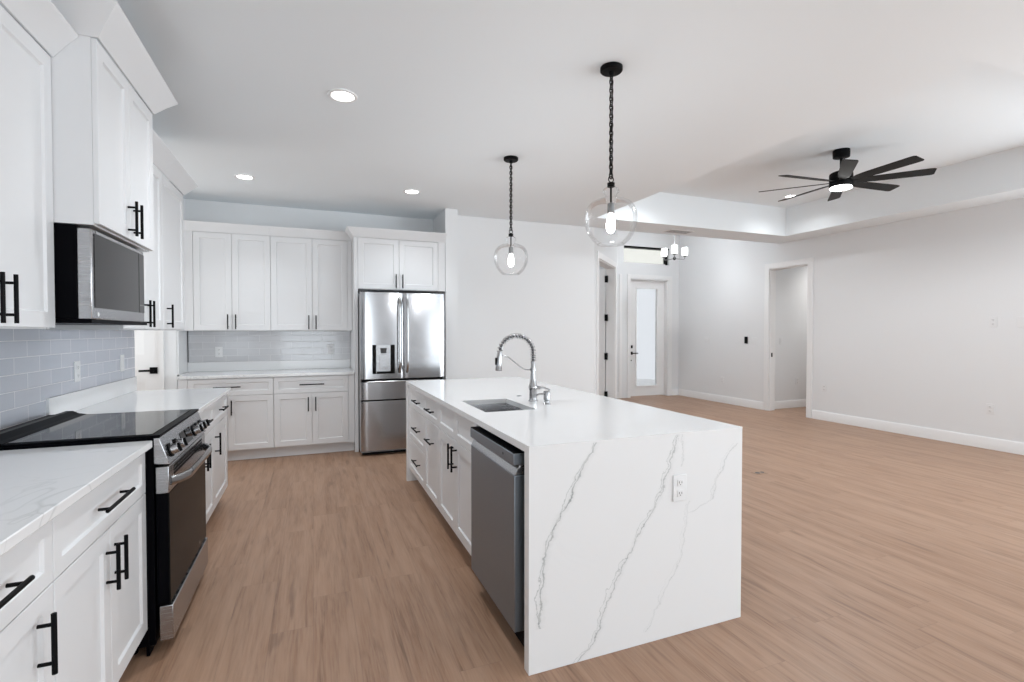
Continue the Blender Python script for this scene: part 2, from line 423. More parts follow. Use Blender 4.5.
# 45 degree foyer wall with an open doorway
A0 = Vector((3.72, 6.18, 0)); AD = Vector((1, 1, 0)).normalized(); AN = Vector((-1, 1, 0)).normalized()
def ang(mb, s0, s1, n0, n1, z0, z1):
    q = lambda s, n, z: tuple(A0 + AD * s + AN * n + Vector((0, 0, z)))
    mb.hexa([q(s0, n0, z0), q(s1, n0, z0), q(s1, n1, z0), q(s0, n1, z0), q(s0, n0, z1), q(s1, n0, z1), q(s1, n1, z1), q(s0, n1, z1)])
OS0, OS1 = .22, 1.40
m = MB(); ang(m, .0, OS0, 0, .14, 0, FZ); ang(m, OS1, 1.6, 0, .14, 0, FZ); ang(m, OS0, OS1, 0, .14, DH, FZ)
m.box(4.73, 4.85, 7.31, YE, 0, FZ)
m.box(2.4, 4.73, 8.53, YE, 0, FZ).box(2.4, 2.52, 6.3, 8.53, 0, FZ).box(2.4, 3.72, 6.3, 6.32, CZ, FZ)
struct(m.build('wall_foyer', WALL, weld=False), 'angled white foyer wall with the bedroom doorway', 'wall')

# baseboards
BBH = .135
def bb_prof(h=BBH): return [(0, 0), (.016, 0), (.016, h - .02), (.008, h), (0, h)]
def bb_y(x, y0, y1, sgn, mb):
    mb.prism([(x + sgn * a, z) for a, z in bb_prof()], 'y', y0, y1); return mb
def bb_x(y, x0, x1, sgn, mb):
    mb.prism([(y + sgn * a, z) for a, z in bb_prof()], 'x', x0, x1); return mb
m = bb_y(XR - .001, 1.52, 5.535, -1, MB())
struct(m.build('baseboard_right', TRIM, weld=False), 'white baseboard along the long right wall', 'baseboard')
m = bb_y(XR - .001, 6.445, 8.63, -1, MB())
struct(m.build('baseboard_foyer', TRIM, weld=False), 'white baseboard along the foyer side of the right wall', 'baseboard')
m = bb_x(6.449, 7.43, 9.47, -1, MB())
struct(m.build('baseboard_hall', TRIM, weld=False), 'white baseboard inside the side hall', 'baseboard')
m = bb_x(YL - .001, 1.65, 3.70, -1, MB())
struct(m.build('baseboard_living', TRIM, weld=False), 'white baseboard behind the island', 'baseboard')
m = bb_x(YE - .001, 7.12, 7.28, -1, MB()); bb_x(YE - .001, 4.86, 5.78, -1, m)
struct(m.build('baseboard_entry', TRIM, weld=False), 'white baseboard beside the front door', 'baseboard')
# cased hall opening
m = MB().box(XR - .02, XR - .001, HY0 - .09, HY0, 0, DH + .09).box(XR - .02, XR - .001, HY1, HY1 + .09, 0, DH + .09).box(XR - .02, XR - .001, HY0, HY1, DH, DH + .09)
m.box(XR - .001, XR + .125, HY0, HY0 + .016, 0, DH).box(XR - .001, XR + .125, HY1 - .016, HY1, 0, DH).box(XR - .001, XR + .125, HY0 + .016, HY1 - .016, DH - .016, DH)
tr = struct(m.build('trim_1', TRIM, bevel=.003, weld=False), 'white casing around the side hall opening', 'door casing')
MB().box(XR + .03, XR + .06, HY1 - .0185, HY1 - .0165, .93, 1.0).build('strike_plate', BLACK, tr)['label'] = 'black strike plate'
# casing of angled doorway
m = MB(); ang(m, OS0 - .09, OS0, -.02, -.001, 0, DH + .09); ang(m, OS1, OS1 + .09, -.02, -.001, 0, DH + .09); ang(m, OS0, OS1, -.02, -.001, DH, DH + .09)
ang(m, OS0 + .001, OS0 + .018, -.001, .141, 0, DH); ang(m, OS1 - .018, OS1 - .001, -.001, .141, 0, DH); ang(m, OS0 + .018, OS1 - .018, -.001, .141, DH - .018, DH - .001)
struct(m.build('trim_2', TRIM, bevel=.003, weld=False), 'white casing around the angled foyer doorway', 'door casing')
# open leaf hung from the far jamb of that doorway, with four black hinges
m = MB(); ang(m, OS1 - .062, OS1 - .024, .15, 1.0, .01, DH - .02)
d2 = struct(m.build('door_2', TRIM, bevel=.002), 'white interior door standing open in the angled foyer wall with four black hinges', 'door')
for z in (.30, .95, 1.60, 2.25):
    m = MB(); ang(m, OS1 - .074, OS1 - .0185, .106, .152, z - .055, z + .055)
    m.build('hinge', BLACK, d2)
# pantry door
def panel_leaf(mb, x0, x1, y, z0, z1, rects, t=.04, rec=.012):
    """slab facing -Y with sunk panels"""
    xs = sorted({x0, x1, *[r[0] for r in rects], *[r[1] for r in rects]})
    zs = sorted({z0, z1, *[r[2] for r in rects], *[r[3] for r in rects]})
    inr = lambda a, b: any(r[0] - 1e-6 <= a and b[0] <= r[1] + 1e-6 and r[2] - 1e-6 <= b[1] and b[2] <= r[3] + 1e-6 for r in rects)
    for i in range(len(xs) - 1):
        for k in range(len(zs) - 1):
            if not any(r[0] - 1e-6 <= xs[i] and xs[i+1] <= r[1] + 1e-6 and r[2] - 1e-6 <= zs[k] and zs[k+1] <= r[3] + 1e-6 for r in rects):
                mb.quad([(xs[i], y, zs[k]), (xs[i+1], y, zs[k]), (xs[i+1], y, zs[k+1]), (xs[i], y, zs[k+1])])
    for a, b, c, d in rects:
        s = .018
        o = [(a, y, c), (b, y, c), (b, y, d), (a, y, d)]
        n = [(a + s, y + rec, c + s), (b - s, y + rec, c + s), (b - s, y + rec, d - s), (a + s, y + rec, d - s)]
        for i in range(4): mb.quad([o[i], o[(i+1) % 4], n[(i+1) % 4], n[i]])
        mb.quad(n)
    mb.quad([(x0, y + t, z0), (x0, y + t, z1), (x1, y + t, z1), (x1, y + t, z0)])
    mb.quad([(x0, y, z0), (x0, y, z1), (x0, y + t, z1), (x0, y + t, z0)]); mb.quad([(x1, y, z0), (x1, y + t, z0), (x1, y + t, z1), (x1, y, z1)])
    mb.quad([(x0, y, z1), (x1, y, z1), (x1, y + t, z1), (x0, y + t, z1)]); mb.quad([(x0, y, z0), (x0, y + t, z0), (x1, y + t, z0), (x1, y, z0)])
    return mb
def lever(parent, x, y, z, dx, mat, face=-1):
    """square rose with a lever on a face looking towards -Y"""
    m = MB().box(x - .033, x + .033, y + face * .012, y + face * .0005, z - .033, z + .033)
    m.cyl((x, y + face * .012, z), (x, y + face * .05, z), .011)
    m.box(min(x - .01, x + dx), max(x + .01, x + dx), y + face * .062, y + face * .048, z - .010, z + .010)
    return m.build('lever_handle', mat, parent, weld=False)
x0, x1 = PD0 + .02, PD1 - .02
rects = [(x0 + .12, x1 - .12, 1.12, 2.30), (x0 + .12, x1 - .12, .24, .86)]
d3 = struct(panel_leaf(MB(), x0, x1, 6.16, .01, DH - .02, rects).build('door_3', TRIM), 'white two panel pantry door with a square black lever beyond the left counter', 'door')
lever(d3, x1 - .048, 6.16, .965, -.115, BLACK)
m = MB().box(PD0 - .07, PD0, 6.112, 6.129, 0, DH + .07).box(PD1, PD1 + .03, 6.112, 6.129, 0, DH + .07).box(PD0, PD1, 6.112, 6.129, DH, DH + .07)
m.box(PD0, PD0 + .018, 6.129, 6.25, 0, DH).box(PD1 - .018, PD1, 6.129, 6.25, 0, DH).box(PD0 + .018, PD1 - .018, 6.129, 6.25, DH - .018, DH)
struct(m.build('trim_3', TRIM, weld=False), 'white casing around the pantry door', 'door casing')
# entry door
ex0, ex1 = ED0 + .025, ED1 - .025
gx0, gx1, gz0, gz1 = 6.287, 6.804, .224, 2.27
m = MB()
m.box(ex0, gx0, 8.75, 8.795, .015, 2.44).box(gx1, ex1, 8.75, 8.795, .015, 2.44).box(gx0, gx1, 8.75, 8.795, .015, gz0).box(gx0, gx1, 8.75, 8.795, gz1, 2.44)
d1 = struct(m.build('door_1', TRIM, weld=False), 'white front door with a tall frosted glass light and black hardware', 'door')
MB().box(gx0 + .001, gx1 - .001, 8.768, 8.776, gz0 + .001, gz1 - .001).build('glass', OBSC, d1)
m = MB().box(gx0 - .025, gx0, 8.738, 8.7495, gz0 - .025, gz1 + .025).box(gx1, gx1 + .025, 8.738, 8.7495, gz0 - .025, gz1 + .025).box(gx0, gx1, 8.738, 8.7495, gz1, gz1 + .025).box(gx0, gx1, 8.738, 8.7495, gz0 - .025, gz0)
m.build('glazing_bead', TRIM, d1, weld=False)
lever(d1, 6.155, 8.75, .915, .14, BLACK)
MB().box(6.125, 6.185, 8.732, 8.7495, 1.02, 1.08).build('deadbolt', BLACK, d1)
MB().cyl((6.15, 8.7495, .765), (6.15, 8.735, .765), .014).build('lower_lock', BLACK, d1)
m = MB().box(5.785, 5.85, YE - .019, YE - .001, 0, 2.54).box(5.985, ED0, YE - .019, YE - .001, 0, 2.54).box(ED1, 7.11, YE - .019, YE - .001, 0, 2.54).box(ED0, ED1, YE - .019, YE - .001, 2.46, 2.54)
m.box(ED0 + .0005, ED0 + .022, YE, YE + .19, 0, 2.459).box(ED1 - .022, ED1 - .0005, YE, YE + .19, 0, 2.459).box(ED0 + .022, ED1 - .022, YE, YE + .19, 2.442, 2.459)
struct(m.build('trim_4', TRIM, bevel=.003, weld=False), 'white casing around the front door', 'door casing')
# transom
m = MB().box(TRX0, TRX1, 8.74, 8.79, TRZ0, TRZ0 + .03).box(TRX0, TRX0 + .03, 8.74, 8.79, TRZ0 + .03, TRZ1 - .03)
w1 = struct(m.build('window_1', TRIM, weld=False), 'wide transom window above the front door with the shadow along its top built as a dark strip', 'window')
MB().box(TRX0, TRX1, 8.66, 8.79, TRZ1 - .03, TRZ1 - .001).build('top_shadow_strip', BLACK, w1)['label'] = 'dark strip for the shadow along the top'  # black strip built to stand for the shadow along the top
MB().box(TRX1 - .035, TRX1 - .001, 8.70, 8.79, TRZ0 + .001, TRZ1 - .031).build('side_shadow_strip', BLACK, w1)['label'] = 'dark strip for the shadow at the side'  # shadow at the right edge, built as a black strip
MB().box(TRX0 + .03, TRX1 - .036, 8.762, 8.768, TRZ0 + .03, TRZ1 - .031).build('pane', PANE, w1)
# porch outside the front door
m = MB().box(4.0, 9.0, 8.9, 12.0, -.1, -.005)
struct(m.build('ground', CONC), 'concrete porch outside the front door', 'ground')
m = MB().box(3.6, 4.0, 8.9, 12.0, 0, 3.5).box(4.0, 9.0, 8.9, 9.6, 3.42, 3.55)
struct(m.build('wall_porch', STUCCO, weld=False), 'cream porch soffit seen through the transom', 'porch')

# ------------------------------------------------------------------ cabinetry
def pull_mesh(mb, p, d, n, L, proj=.034, r=.0062):
    p, d, n = Vector(p), Vector(d), Vector(n)
    c = p + n * proj
    mb.cyl(c - d * L/2, c + d * L/2, r, seg=12)
    for s in (-1, 1):
        q = d * (s * (L/2 - .028)); mb.cyl(p + q + n * .0005, c + q, r * .8, seg=10)
    return mb
def shaker(mb, u0, u1, v0, v1, t=.0195, fr=.058, rec=.009, s=.006):
    yf = -t
    def rect(a, y): return [(u0 + a, y, v0 + a), (u1 - a, y, v0 + a), (u1 - a, y, v1 - a), (u0 + a, y, v1 - a)]
    e = .0018
    R = [rect(0, -.0008), rect(0, yf + e), rect(e, yf), rect(fr, yf), rect(fr + s, yf + rec)]
    for a, b in zip(R, R[1:]):
        for i in range(4): mb.quad([a[i], a[(i+1) % 4], b[(i+1) % 4], b[i]])
    mb.quad(R[-1]); mb.quad(R[0])
    return mb
G = .0016
def front(parent, name, u0, u1, v0, v1, handle=None, fr=.058, grille=False):
    o = shaker(MB(), u0 + G, u1 - G, v0 + G, v1 - G, fr=fr).build(name, CAB, parent, smooth=20)
    if handle:
        hk, hu, hv, L = handle
        d = (1, 0, 0) if hk == 'h' else (0, 0, 1)
        pull_mesh(MB(), (hu, -.0195, hv), d, (0, -1, 0), L).build('handle', BLACK, o, weld=False)['label'] = 'black bar handle'
    return o
def crown(path, z0, h, proj, outer=1):
    """crown moulding swept along a plan path, outward = right of travel"""
    prof = [(.001, 0), (.007, 0), (.011, .006), (proj * .55, h * .52), (proj - .003, h - .010), (proj, h - .006), (proj, h), (.001, h)]
    P = [Vector((x, y, 0)) for x, y in path]; rings = []
    for i, p in enumerate(P):
        ns = []
        if i > 0: d = (P[i] - P[i-1]).normalized(); ns.append(Vector((d.y, -d.x, 0)))
        if i < len(P) - 1: d = (P[i+1] - P[i]).normalized(); ns.append(Vector((d.y, -d.x, 0)))
        n = ns[0] if len(ns) == 1 else (ns[0] + ns[1]) / (1 + ns[0].dot(ns[1]))
        rings.append([p + n * a + Vector((0, 0, z0 + z)) for a, z in prof])
    return MB().loft(rings)
def carcass(root, wd, d, z0, z1, toe=0, top=True, toe_mat=None, x0=0.0):
    m = MB(); th = .018; b = z0 + toe
    m.box(x0, x0 + th, 0, d, b, z1).box(wd - th, wd, 0, d, b, z1)
    m.box(x0 + th, wd - th, d - th, d, b, z1).box(x0 + th, wd - th, .004, d - th, b, b + th)
    if top: m.box(x0 + th, wd - th, .004, d - th, z1 - th, z1)
    else: m.box(x0 + th, wd - th, .004, .02, z1 - .04, z1)
    m.box(x0 + th, wd - th, .012, .016, b + th, z1 - th)
    m.build('carcass', CAB, root, weld=False)
    if toe: MB().box(x0, wd, .07, .085, z0 + .001, b - .0005).build('toe_kick', toe_mat or CAB, root)
BT = .884       # underside of the counters
TOE = .118
RL = PI / 2     # left run looks towards +X
RI = -PI / 2    # island fronts look towards -X
DRZ = .697      # split between drawer fronts and doors

def base_cab(label, loc, rz, wd, d, doors=2, drawer=True, dlen=.25, hlen=.155, hside='r', hoff=.04, split=None, left_fill=0, right_fill=0, group=None, toe_mat=None):
    r = thing('base_cabinet', label, 'cabinet', loc, rz, group or 'white base cabinets along the walls')
    carcass(r, wd + left_fill + right_fill, d, 0, BT - .001, TOE, toe_mat=toe_mat)
    a, b = left_fill, left_fill + wd
    if left_fill: MB().box(0, a - G, -.0195, -.0005, TOE, BT - .004).build('filler_strip', CAB, r)
    if right_fill: MB().box(b + G, b + right_fill, -.0195, -.0005, TOE, BT - .004).build('filler_strip', CAB, r)
    if drawer:
        front(r, 'drawer', a, b, DRZ, BT - .006, ('h', split or (a + b) / 2, (DRZ + BT) / 2, dlen), fr=.045)
    top = DRZ if drawer else BT - .006
    hz = top - .035 - hlen / 2 - .01
    if doors == 2:
        c = split or (a + b) / 2
        front(r, 'door', a, c, TOE + .005, top, ('v', c - .038, hz, hlen)); front(r, 'door', c, b, TOE + .005, top, ('v', c + .038, hz, hlen))
    else:
        front(r, 'door', a, b, TOE + .005, top, ('v', b - hoff if hside == 'r' else a + hoff, hz, hlen))
    return r
XF = -.67       # carcass front of the left base run
DL = .606
base_cab('white base cabinet nearest the viewer at the left edge, one door under one drawer', (XF, 1.05, 0), RL, .632, DL, doors=1, hside='r', hoff=.09)
base_cab('white base cabinet directly this side of the range, two doors under a wide drawer', (XF, 1.684, 0), RL, .788, DL)
base_cab('white base cabinet just beyond the range, two doors under a drawer', (XF, 3.243, 0), RL, .737, DL)
base_cab('white base cabinet at the far end of the left run with a single narrow door', (XF, 3.982, 0), RL, .585, DL, doors=1, hside='l', dlen=.2)
YF = 5.91
base_cab('white base cabinet under the left half of the back counter, partly behind the left run', (-1.270, YF, 0), 0, .786, .625, left_fill=.082, split=.436)
base_cab('white base cabinet under the back counter next to the refrigerator', (-.400, YF, 0), 0, .760, .625, right_fill=.064)
# island
XI = .82
def isl(name, label, y1, wd):
    return thing(name, label, 'cabinet', (XI, y1, 0), RI, 'white island cabinets')
r = isl('drawer_cabinet', 'white three drawer island cabinet at the end nearest the refrigerator', 4.555, .685)
carcass(r, .685, .58, 0, BT - .001, TOE)
front(r, 'drawer', 0, .685, DRZ, BT - .006, ('h', .44, .785, .22), fr=.045)
front(r, 'drawer', 0, .685, .405, DRZ, ('h', .44, .553, .22), fr=.05); front(r, 'drawer', 0, .685, TOE + .005, .405, ('h', .44, .277, .22), fr=.05)
r = isl('pull_out_cabinet', 'white island cabinet with horizontal handles on both drawer and door', 3.868, .474)
carcass(r, .474, .58, 0, BT - .001, TOE)
front(r, 'drawer', 0, .474, DRZ, BT - .006, ('h', .265, .788, .2), fr=.045); front(r, 'door', 0, .474, TOE + .005, DRZ, ('h', .262, .56, .2))
r = isl('sink_base_cabinet', 'white island sink base with two doors under two false fronts beside the dishwasher', 3.392, .875)
carcass(r, .875, .58, 0, BT - .001, TOE, top=False)
front(r, 'false_front', 0, .4375, DRZ, BT - .006, fr=.045); front(r, 'false_front', .4375, .875, DRZ, BT - .006, fr=.045)
front(r, 'door', 0, .4375, TOE + .005, DRZ, ('v', .4375 - .04, .597, .157)); front(r, 'door', .4375, .875, TOE + .005, DRZ, ('v', .4375 + .04, .597, .157))
# back panel closing the island cabinets on the living side
m = MB().box(1.415, 1.435, 1.84, 4.555, .001, BT - .002)
tag(m.build('island_back_panel', CAB), 'white panel closing the living room side of the island', 'panel')

# uppers
UB, UT = 1.376, 2.432
def upper(label, loc, rz, wd, d, z0=UB, z1=UT, doors=2, hside='l', hlen=.16, lf=0, rf=0, path=None, cz=None, ch=.1, cp=.085, split=None, group=None, hu=None, name='upper_cabinet'):
    r = thing(name, label, 'cabinet', (loc[0], loc[1], z0), rz, group or 'white upper cabinets')
    h = z1 - z0
    carcass(r, wd + lf + rf, d, 0, h)
    a, b = lf, lf + wd
    if lf: MB().box(0, a - G, -.0195, -.0005, 0, h).build('filler_strip', CAB, r)
    if rf: MB().box(b + G, b + rf, -.0195, -.0005, 0, h).build('filler_strip', CAB, r)
    hz = hlen / 2 + .017
    if doors == 2:
        c = split if split is not None else (a + b) / 2
        front(r, 'door', a, c, .004, h - .002, ('v', c - .038, hz, hlen)); front(r, 'door', c, b, .004, h - .002, ('v', c + .038, hz, hlen))
    else:
        front(r, 'door', a, b, .004, h - .002, ('v', hu if hu else (a + .042 if hside == 'l' else b - .042), hz, hlen))
    if path: crown(path, h - .0005, ch, cp).build('crown_moulding', CAB, r, smooth=20, weld=False)
    return r
XU = -.9565; DU = .320
W1 = .755
upper('white wall cabinet nearest the viewer at the left edge, over the tile', (XU, 1.719), RL, W1, DU, split=.362, path=[(0, -.02), (W1 + .001, -.02)])
W2 = .742
upper('tall white cabinet projecting above the microwave', (-.8135, 2.477), RL, W2, .463, z0=1.793, z1=2.535, path=[(0, .463), (0, -.02), (W2, -.02), (W2, .463)], ch=.112, cp=.095)
upper('white two door wall cabinet just beyond the microwave', (XU, 3.222), RL, .763, DU, path=[(.1, -.02), (.763, -.02)])
W4 = .596
upper('white single door wall cabinet at the far end of the left run', (XU, 3.987), RL, W4, DU, doors=1, hu=.085, path=[(0, -.02), (W4, -.02), (W4, DU)])
upper('white two door wall cabinet on the left of the back wall', (-1.326, 6.192), 0, .741, .342, lf=.143, split=.504, path=[(.0, -.02), (.884, -.02)], cp=.05)
upper('white two door wall cabinet on the back wall beside the refrigerator', (-.441, 6.192), 0, .816, .342, rf=.048, split=.431, path=[(0, -.02), (.864, -.02)], cp=.05)
# cabinet over the refrigerator with its tall side panel
r = upper('white two door cabinet above the refrigerator', (.4685, 5.902), 0, .921, .63, z0=1.85, z1=UT, rf=.086, path=[(-.041, .205), (-.041, -.0205), (1.007, -.0205)], cp=.08, name='refrigerator_cabinet')
tag(MB().box(.428, .4678, 5.882, 6.535, .001, UT).build('end_panel', CAB, bevel=.0015), 'tall narrow white panel standing left of the refrigerator', 'panel')

# ------------------------------------------------------------------ counters and splashes
def counter(label, x0, x1, y0, y1, splash, mat=QUARTZ):
    r = thing('countertop', label, 'countertop', ((x0 + x1) / 2, (y0 + y1) / 2, BT))
    o = r.location.copy()
    m = MB(o).box(x0, x1, y0, y1, BT, .914)
    if y1 > 6: m.box(-1.3115, x0, 6.14, y1, BT, .914)      # the top widens behind the pantry wall corner
    m.build('slab', mat, r, bevel=.003, weld=False)
    for i, b in enumerate(splash):
        MB(o).box(*b).build('backsplash', mat, r, bevel=.002)
    return r
counter('white veined countertop this side of the range, lower left', -1.2785, -.625, 1.05, 2.473, [(-1.2785, -1.2585, 1.05, 2.473, .9145, 1.018)])
counter('white countertop beyond the range with a low stone backsplash', -1.2785, -.625, 3.241, 4.592, [(-1.2785, -1.2585, 3.241, 4.60, .9145, 1.024)])
counter('white countertop along the back wall left of the refrigerator', -1.272, .424, 5.868, 6.538, [(-1.311, .424, 6.518, 6.538, .9145, 1.02), (-1.3285, -1.312, 6.132, 6.538, .9145, 1.374)])
o = MB().box(-1.2788, -1.272, 1.05, 2.474, 1.0185, 1.3745).box(-1.2788, -1.272, 2.474, 3.2405, .90, 1.392).box(-1.2788, -1.272, 3.2405, 4.61, 1.0245, 1.3745).build('tile_backsplash', TILE, weld=False)
tag(o, 'blue grey glossy subway tile behind the range on the left wall', 'tile backsplash')
r = thing('tile_backsplash', 'grey subway tile strip under the back wall cabinets', 'tile backsplash', (-.42, 6.539, 1.0205))
MB(r.location).box(-1.303, .426, 6.531, 6.5388, 1.0205, 1.3745).build('tiles', TILEB, r)
MB(r.location).box(-1.311, -1.3035, 6.524, 6.5388, 1.0205, 1.3745).build('edge_trim', DGREY, r)['label'] = 'dark metal edge strip'

# island top with sink hole and waterfall ends
IX0, IX1, IY0, IY1 = .784, 1.890, 1.790, 4.605
SX0, SX1, SY0, SY1 = .893, 1.205, 2.642, 3.140
r = thing('island_countertop', 'white quartz island top with veined waterfall ends and a sink cutout', 'countertop', ((IX0 + IX1) / 2, (IY0 + IY1) / 2, BT))
o = r.location.copy()
m = MB(o)
xs = [IX0, SX0, SX1, IX1]; ys = [IY0, SY0, SY1, IY1]
for z in (BT, .914):
    yb = [IY0, SY0, SY1, IY1] if z > .9 else [IY0 + .03, SY0, SY1, IY1 - .03]
    ys = yb
    for i in range(3):
        for k in range(3):
            if (i, k) != (1, 1): m.quad([(xs[i], ys[k], z), (xs[i+1], ys[k], z), (xs[i+1], ys[k+1], z), (xs[i], ys[k+1], z)])
ys = [IY0, SY0, SY1, IY1]
for a, b in (((0, 0), (3, 0)), ((3, 0), (3, 3)), ((3, 3), (0, 3)), ((0, 3), (0, 0)), ((1, 1), (2, 1)), ((2, 1), (2, 2)), ((2, 2), (1, 2)), ((1, 2), (1, 1))):
    st = 1 if abs(a[0]-b[0]) + abs(a[1]-b[1]) == 3 else 1
    n = max(abs(a[0]-b[0]), abs(a[1]-b[1])); dx = (b[0]-a[0]) // n; dy = (b[1]-a[1]) // n
    for q in range(n):
        p0 = (xs[a[0]+dx*q], ys[a[1]+dy*q]); p1 = (xs[a[0]+dx*(q+1)], ys[a[1]+dy*(q+1)])
        lo_ = lambda q: (q[0], min(max(q[1], IY0 + .03), IY1 - .03), BT)
        m.quad([lo_(p0), lo_(p1), (*p1, .914), (*p0, .914)])
m.build('slab', QISL, r)
MB(o).prism([(IY0, .001), (IY0 + .045, .001), (IY0 + .045, BT - .0003), (IY0 + .03, BT - .0003), (IY0 - .0002, .9139)], 'x', IX0, IX1).build('waterfall_panel', QISL, r)
MB(o).prism([(IY1, .001), (IY1 - .045, .001), (IY1 - .045, BT - .0003), (IY1 - .03, BT - .0003), (IY1 + .0002, .9139)], 'x', IX0, IX1).build('waterfall_panel', QISL, r)

# ------------------------------------------------------------------ sink, faucet
r = thing('sink', 'undermount stainless sink in the island top', 'sink', ((SX0+SX1)/2, (SY0+SY1)/2, .67))
o = r.location.copy()
m = MB(o); a, b, c, d = SX0 - .004, SX1 + .004, SY0 - .004, SY1 + .004; zt, zb = BT - .001, .68; i = .02
top = [(a, c, zt), (b, c, zt), (b, d, zt), (a, d, zt)]; bot = [(a+i, c+i, zb), (b-i, c+i, zb), (b-i, d-i, zb), (a+i, d-i, zb)]
top2 = [(a-.012, c-.012, zt), (b+.012, c-.012, zt), (b+.012, d+.012, zt), (a-.012, d+.012, zt)]
for q in range(4):
    m.quad([top[q], top[(q+1) % 4], bot[(q+1) % 4], bot[q]]); m.quad([top2[q], top2[(q+1) % 4], top[(q+1) % 4], top[q]])
m.quad(bot)
ob = m.build('basin', STEEL, r)
sm = ob.modifiers.new('thick', 'SOLIDIFY'); sm.thickness = .002; sm.offset = 0
MB(o).lathe([(.045, .681), (.045, .684), (.03, .684), (.02, .6815)], ((SX0+SX1)/2, (SY0+SY1)/2, 0), 24).build('drain', CHROME, r)

FX, FY = 1.325, 2.96
r = thing('faucet', 'tall spring neck kitchen faucet in brushed nickel behind the island sink', 'faucet', (FX, FY, .914))
o = r.location.copy()
MB(o).lathe([(.030, .9145), (.030, .920), (.026, .924), (.0245, .985), (.029, .992), (.029, 1.012), (.024, 1.022), (.0175, 1.06), (.016, 1.09), (.0145, 1.10), (.0145, 1.17), (.0125, 1.175)], (FX, FY, 0), 28).build('body', CHROME, r)
arc = []
cx, rz_, rx = 1.209, .112, .116
for k in range(0, 41):
    t = k / 40
    if t < .18: arc.append((FX, FY, 1.17 + (1.226 - 1.17) * t / .18))
    else:
        th = (t - .18) / .82 * PI * .97
        arc.append((cx + rx * math.cos(th), FY, 1.226 + rz_ * math.sin(th)))
MB(o).tube(arc, .0075, 10).build('inner_hose', DGREY, r)
coil = []
N = 21; per = 14
A = [Vector(p) for p in arc]
def arc_at(t):
    f = t * (len(A) - 1); i = min(int(f), len(A) - 2); return A[i].lerp(A[i+1], f - i), (A[i+1] - A[i]).normalized()
for k in range(N * per + 1):
    p, tg = arc_at(k / (N * per)); side = Vector((0, 1, 0)); up = tg.cross(side)
    th = 2 * PI * k / per
    coil.append(p + .0165 * (math.cos(th) * side + math.sin(th) * up))
MB(o).tube(coil, .0030, 6).build('spring', CHROME, r)
e, tg = arc_at(1.0)
hp = e; hd = Vector((1.086, FY, 1.118))
dr = (hd - hp).normalized()
MB(o).tube([hp - dr * .004, hp + dr * .012, hp + dr * .03, hp + dr * .07, hd - dr * .004, hd], [.013, .016, .0175, .019, .021, .019], 20).build('spray_head', CHROME, r)
q = hp + dr * .055
MB(o).box(q.x - .026, q.x - .014, FY - .008, FY + .008, q.z - .025, q.z + .02).build('spray_button', BLACK, r, bevel=.003)['label'] = 'black spray button'
MB(o).tube([(1.312, FY, 1.118), (1.27, FY, 1.12), (1.235, FY, 1.14), (1.19, FY, 1.175), (1.15, FY, 1.205), (1.115, FY, 1.215), (1.095, FY, 1.200)], .0035, 8).build('support_arm', CHROME, r)
MB(o).lathe([(.017, 1.108), (.019, 1.110), (.019, 1.128), (.017, 1.130)], (FX, FY, 0), 20).build('collar', CHROME, r)
m = MB(o).cyl((FX, FY, 1.0), (FX + .045, FY - .02, 1.0), .011); m.tube([(FX + .045, FY - .02, 1.0), (FX + .058, FY - .026, 1.003), (FX + .10, FY - .05, .987)], [.009, .007, .005], 10)
m.build('side_lever', CHROME, r, weld=False)
r = thing('soap_dispenser', 'small nickel soap dispenser beside the faucet', 'soap dispenser', (1.348, 2.80, .914)); o = r.location.copy()
MB(o).lathe([(.024, .9145), (.024, .919), (.0165, .922), (.0165, .938), (.0205, .942), (.0215, .992), (.018, .998)], (1.348, 2.80, 0), 24).build('pump', CHROME, r)
MB(o).tube([(1.348, 2.80, .978), (1.29, 2.80, .978), (1.27, 2.80, .968)], .006, 8).build('spout', CHROME, r)
m = MB().lathe([(.019, .9143), (.019, .918), (.012, .9195), (.004, .9195)], (1.335, 3.22, 0), 24)
tag(m.build('air_switch_button', CHROME), 'flat round metal button set in the island top behind the sink', 'button')

# ------------------------------------------------------------------ dishwasher
r = thing('dishwasher', 'dark stainless dishwasher built into the near end of the island', 'dishwasher', (.80, 2.20, 0)); o = r.location.copy()
DY0, DY1 = 1.898, 2.508
MB(o).box(.825, 1.39, 1.86, DY1, .02, BT - .012).build('tub', BLKPL, r)
MB(o).box(.822, .8245, 1.838, 1.896, .02, BT - .002).build('gap_filler', BLKPL, r)
MB(o).box(.766, .8235, DY0, DY1, .115, .770).build('door_panel', DSTEEL, r, bevel=.003)
m = MB(o).prism([(.766, .770), (.8235, .770), (.8235, .812), (.798, .812), (.780, .800)], 'y', DY0 + .001, DY1 - .001)
m.build('pocket_handle', STEEL, r, bevel=.002)['label'] = 'lighter recessed handle strip'
MB(o).box(.762, .8235, DY0, DY1, .813, .862).build('control_strip', DSTEEL, r, bevel=.003)
MB(o).box(.764, .8235, DY0 + .001, DY1 - .001, .8625, .866).build('top_seal', BLKPL, r)
m = MB(o).cyl((.7618, 2.02, .838), (.7605, 2.02, .838), .006); m.build('badge', DGREY, r)
MB(o).box(.85, .865, 1.86, DY1, .002, .112).build('toe_panel', BLKPL, r)

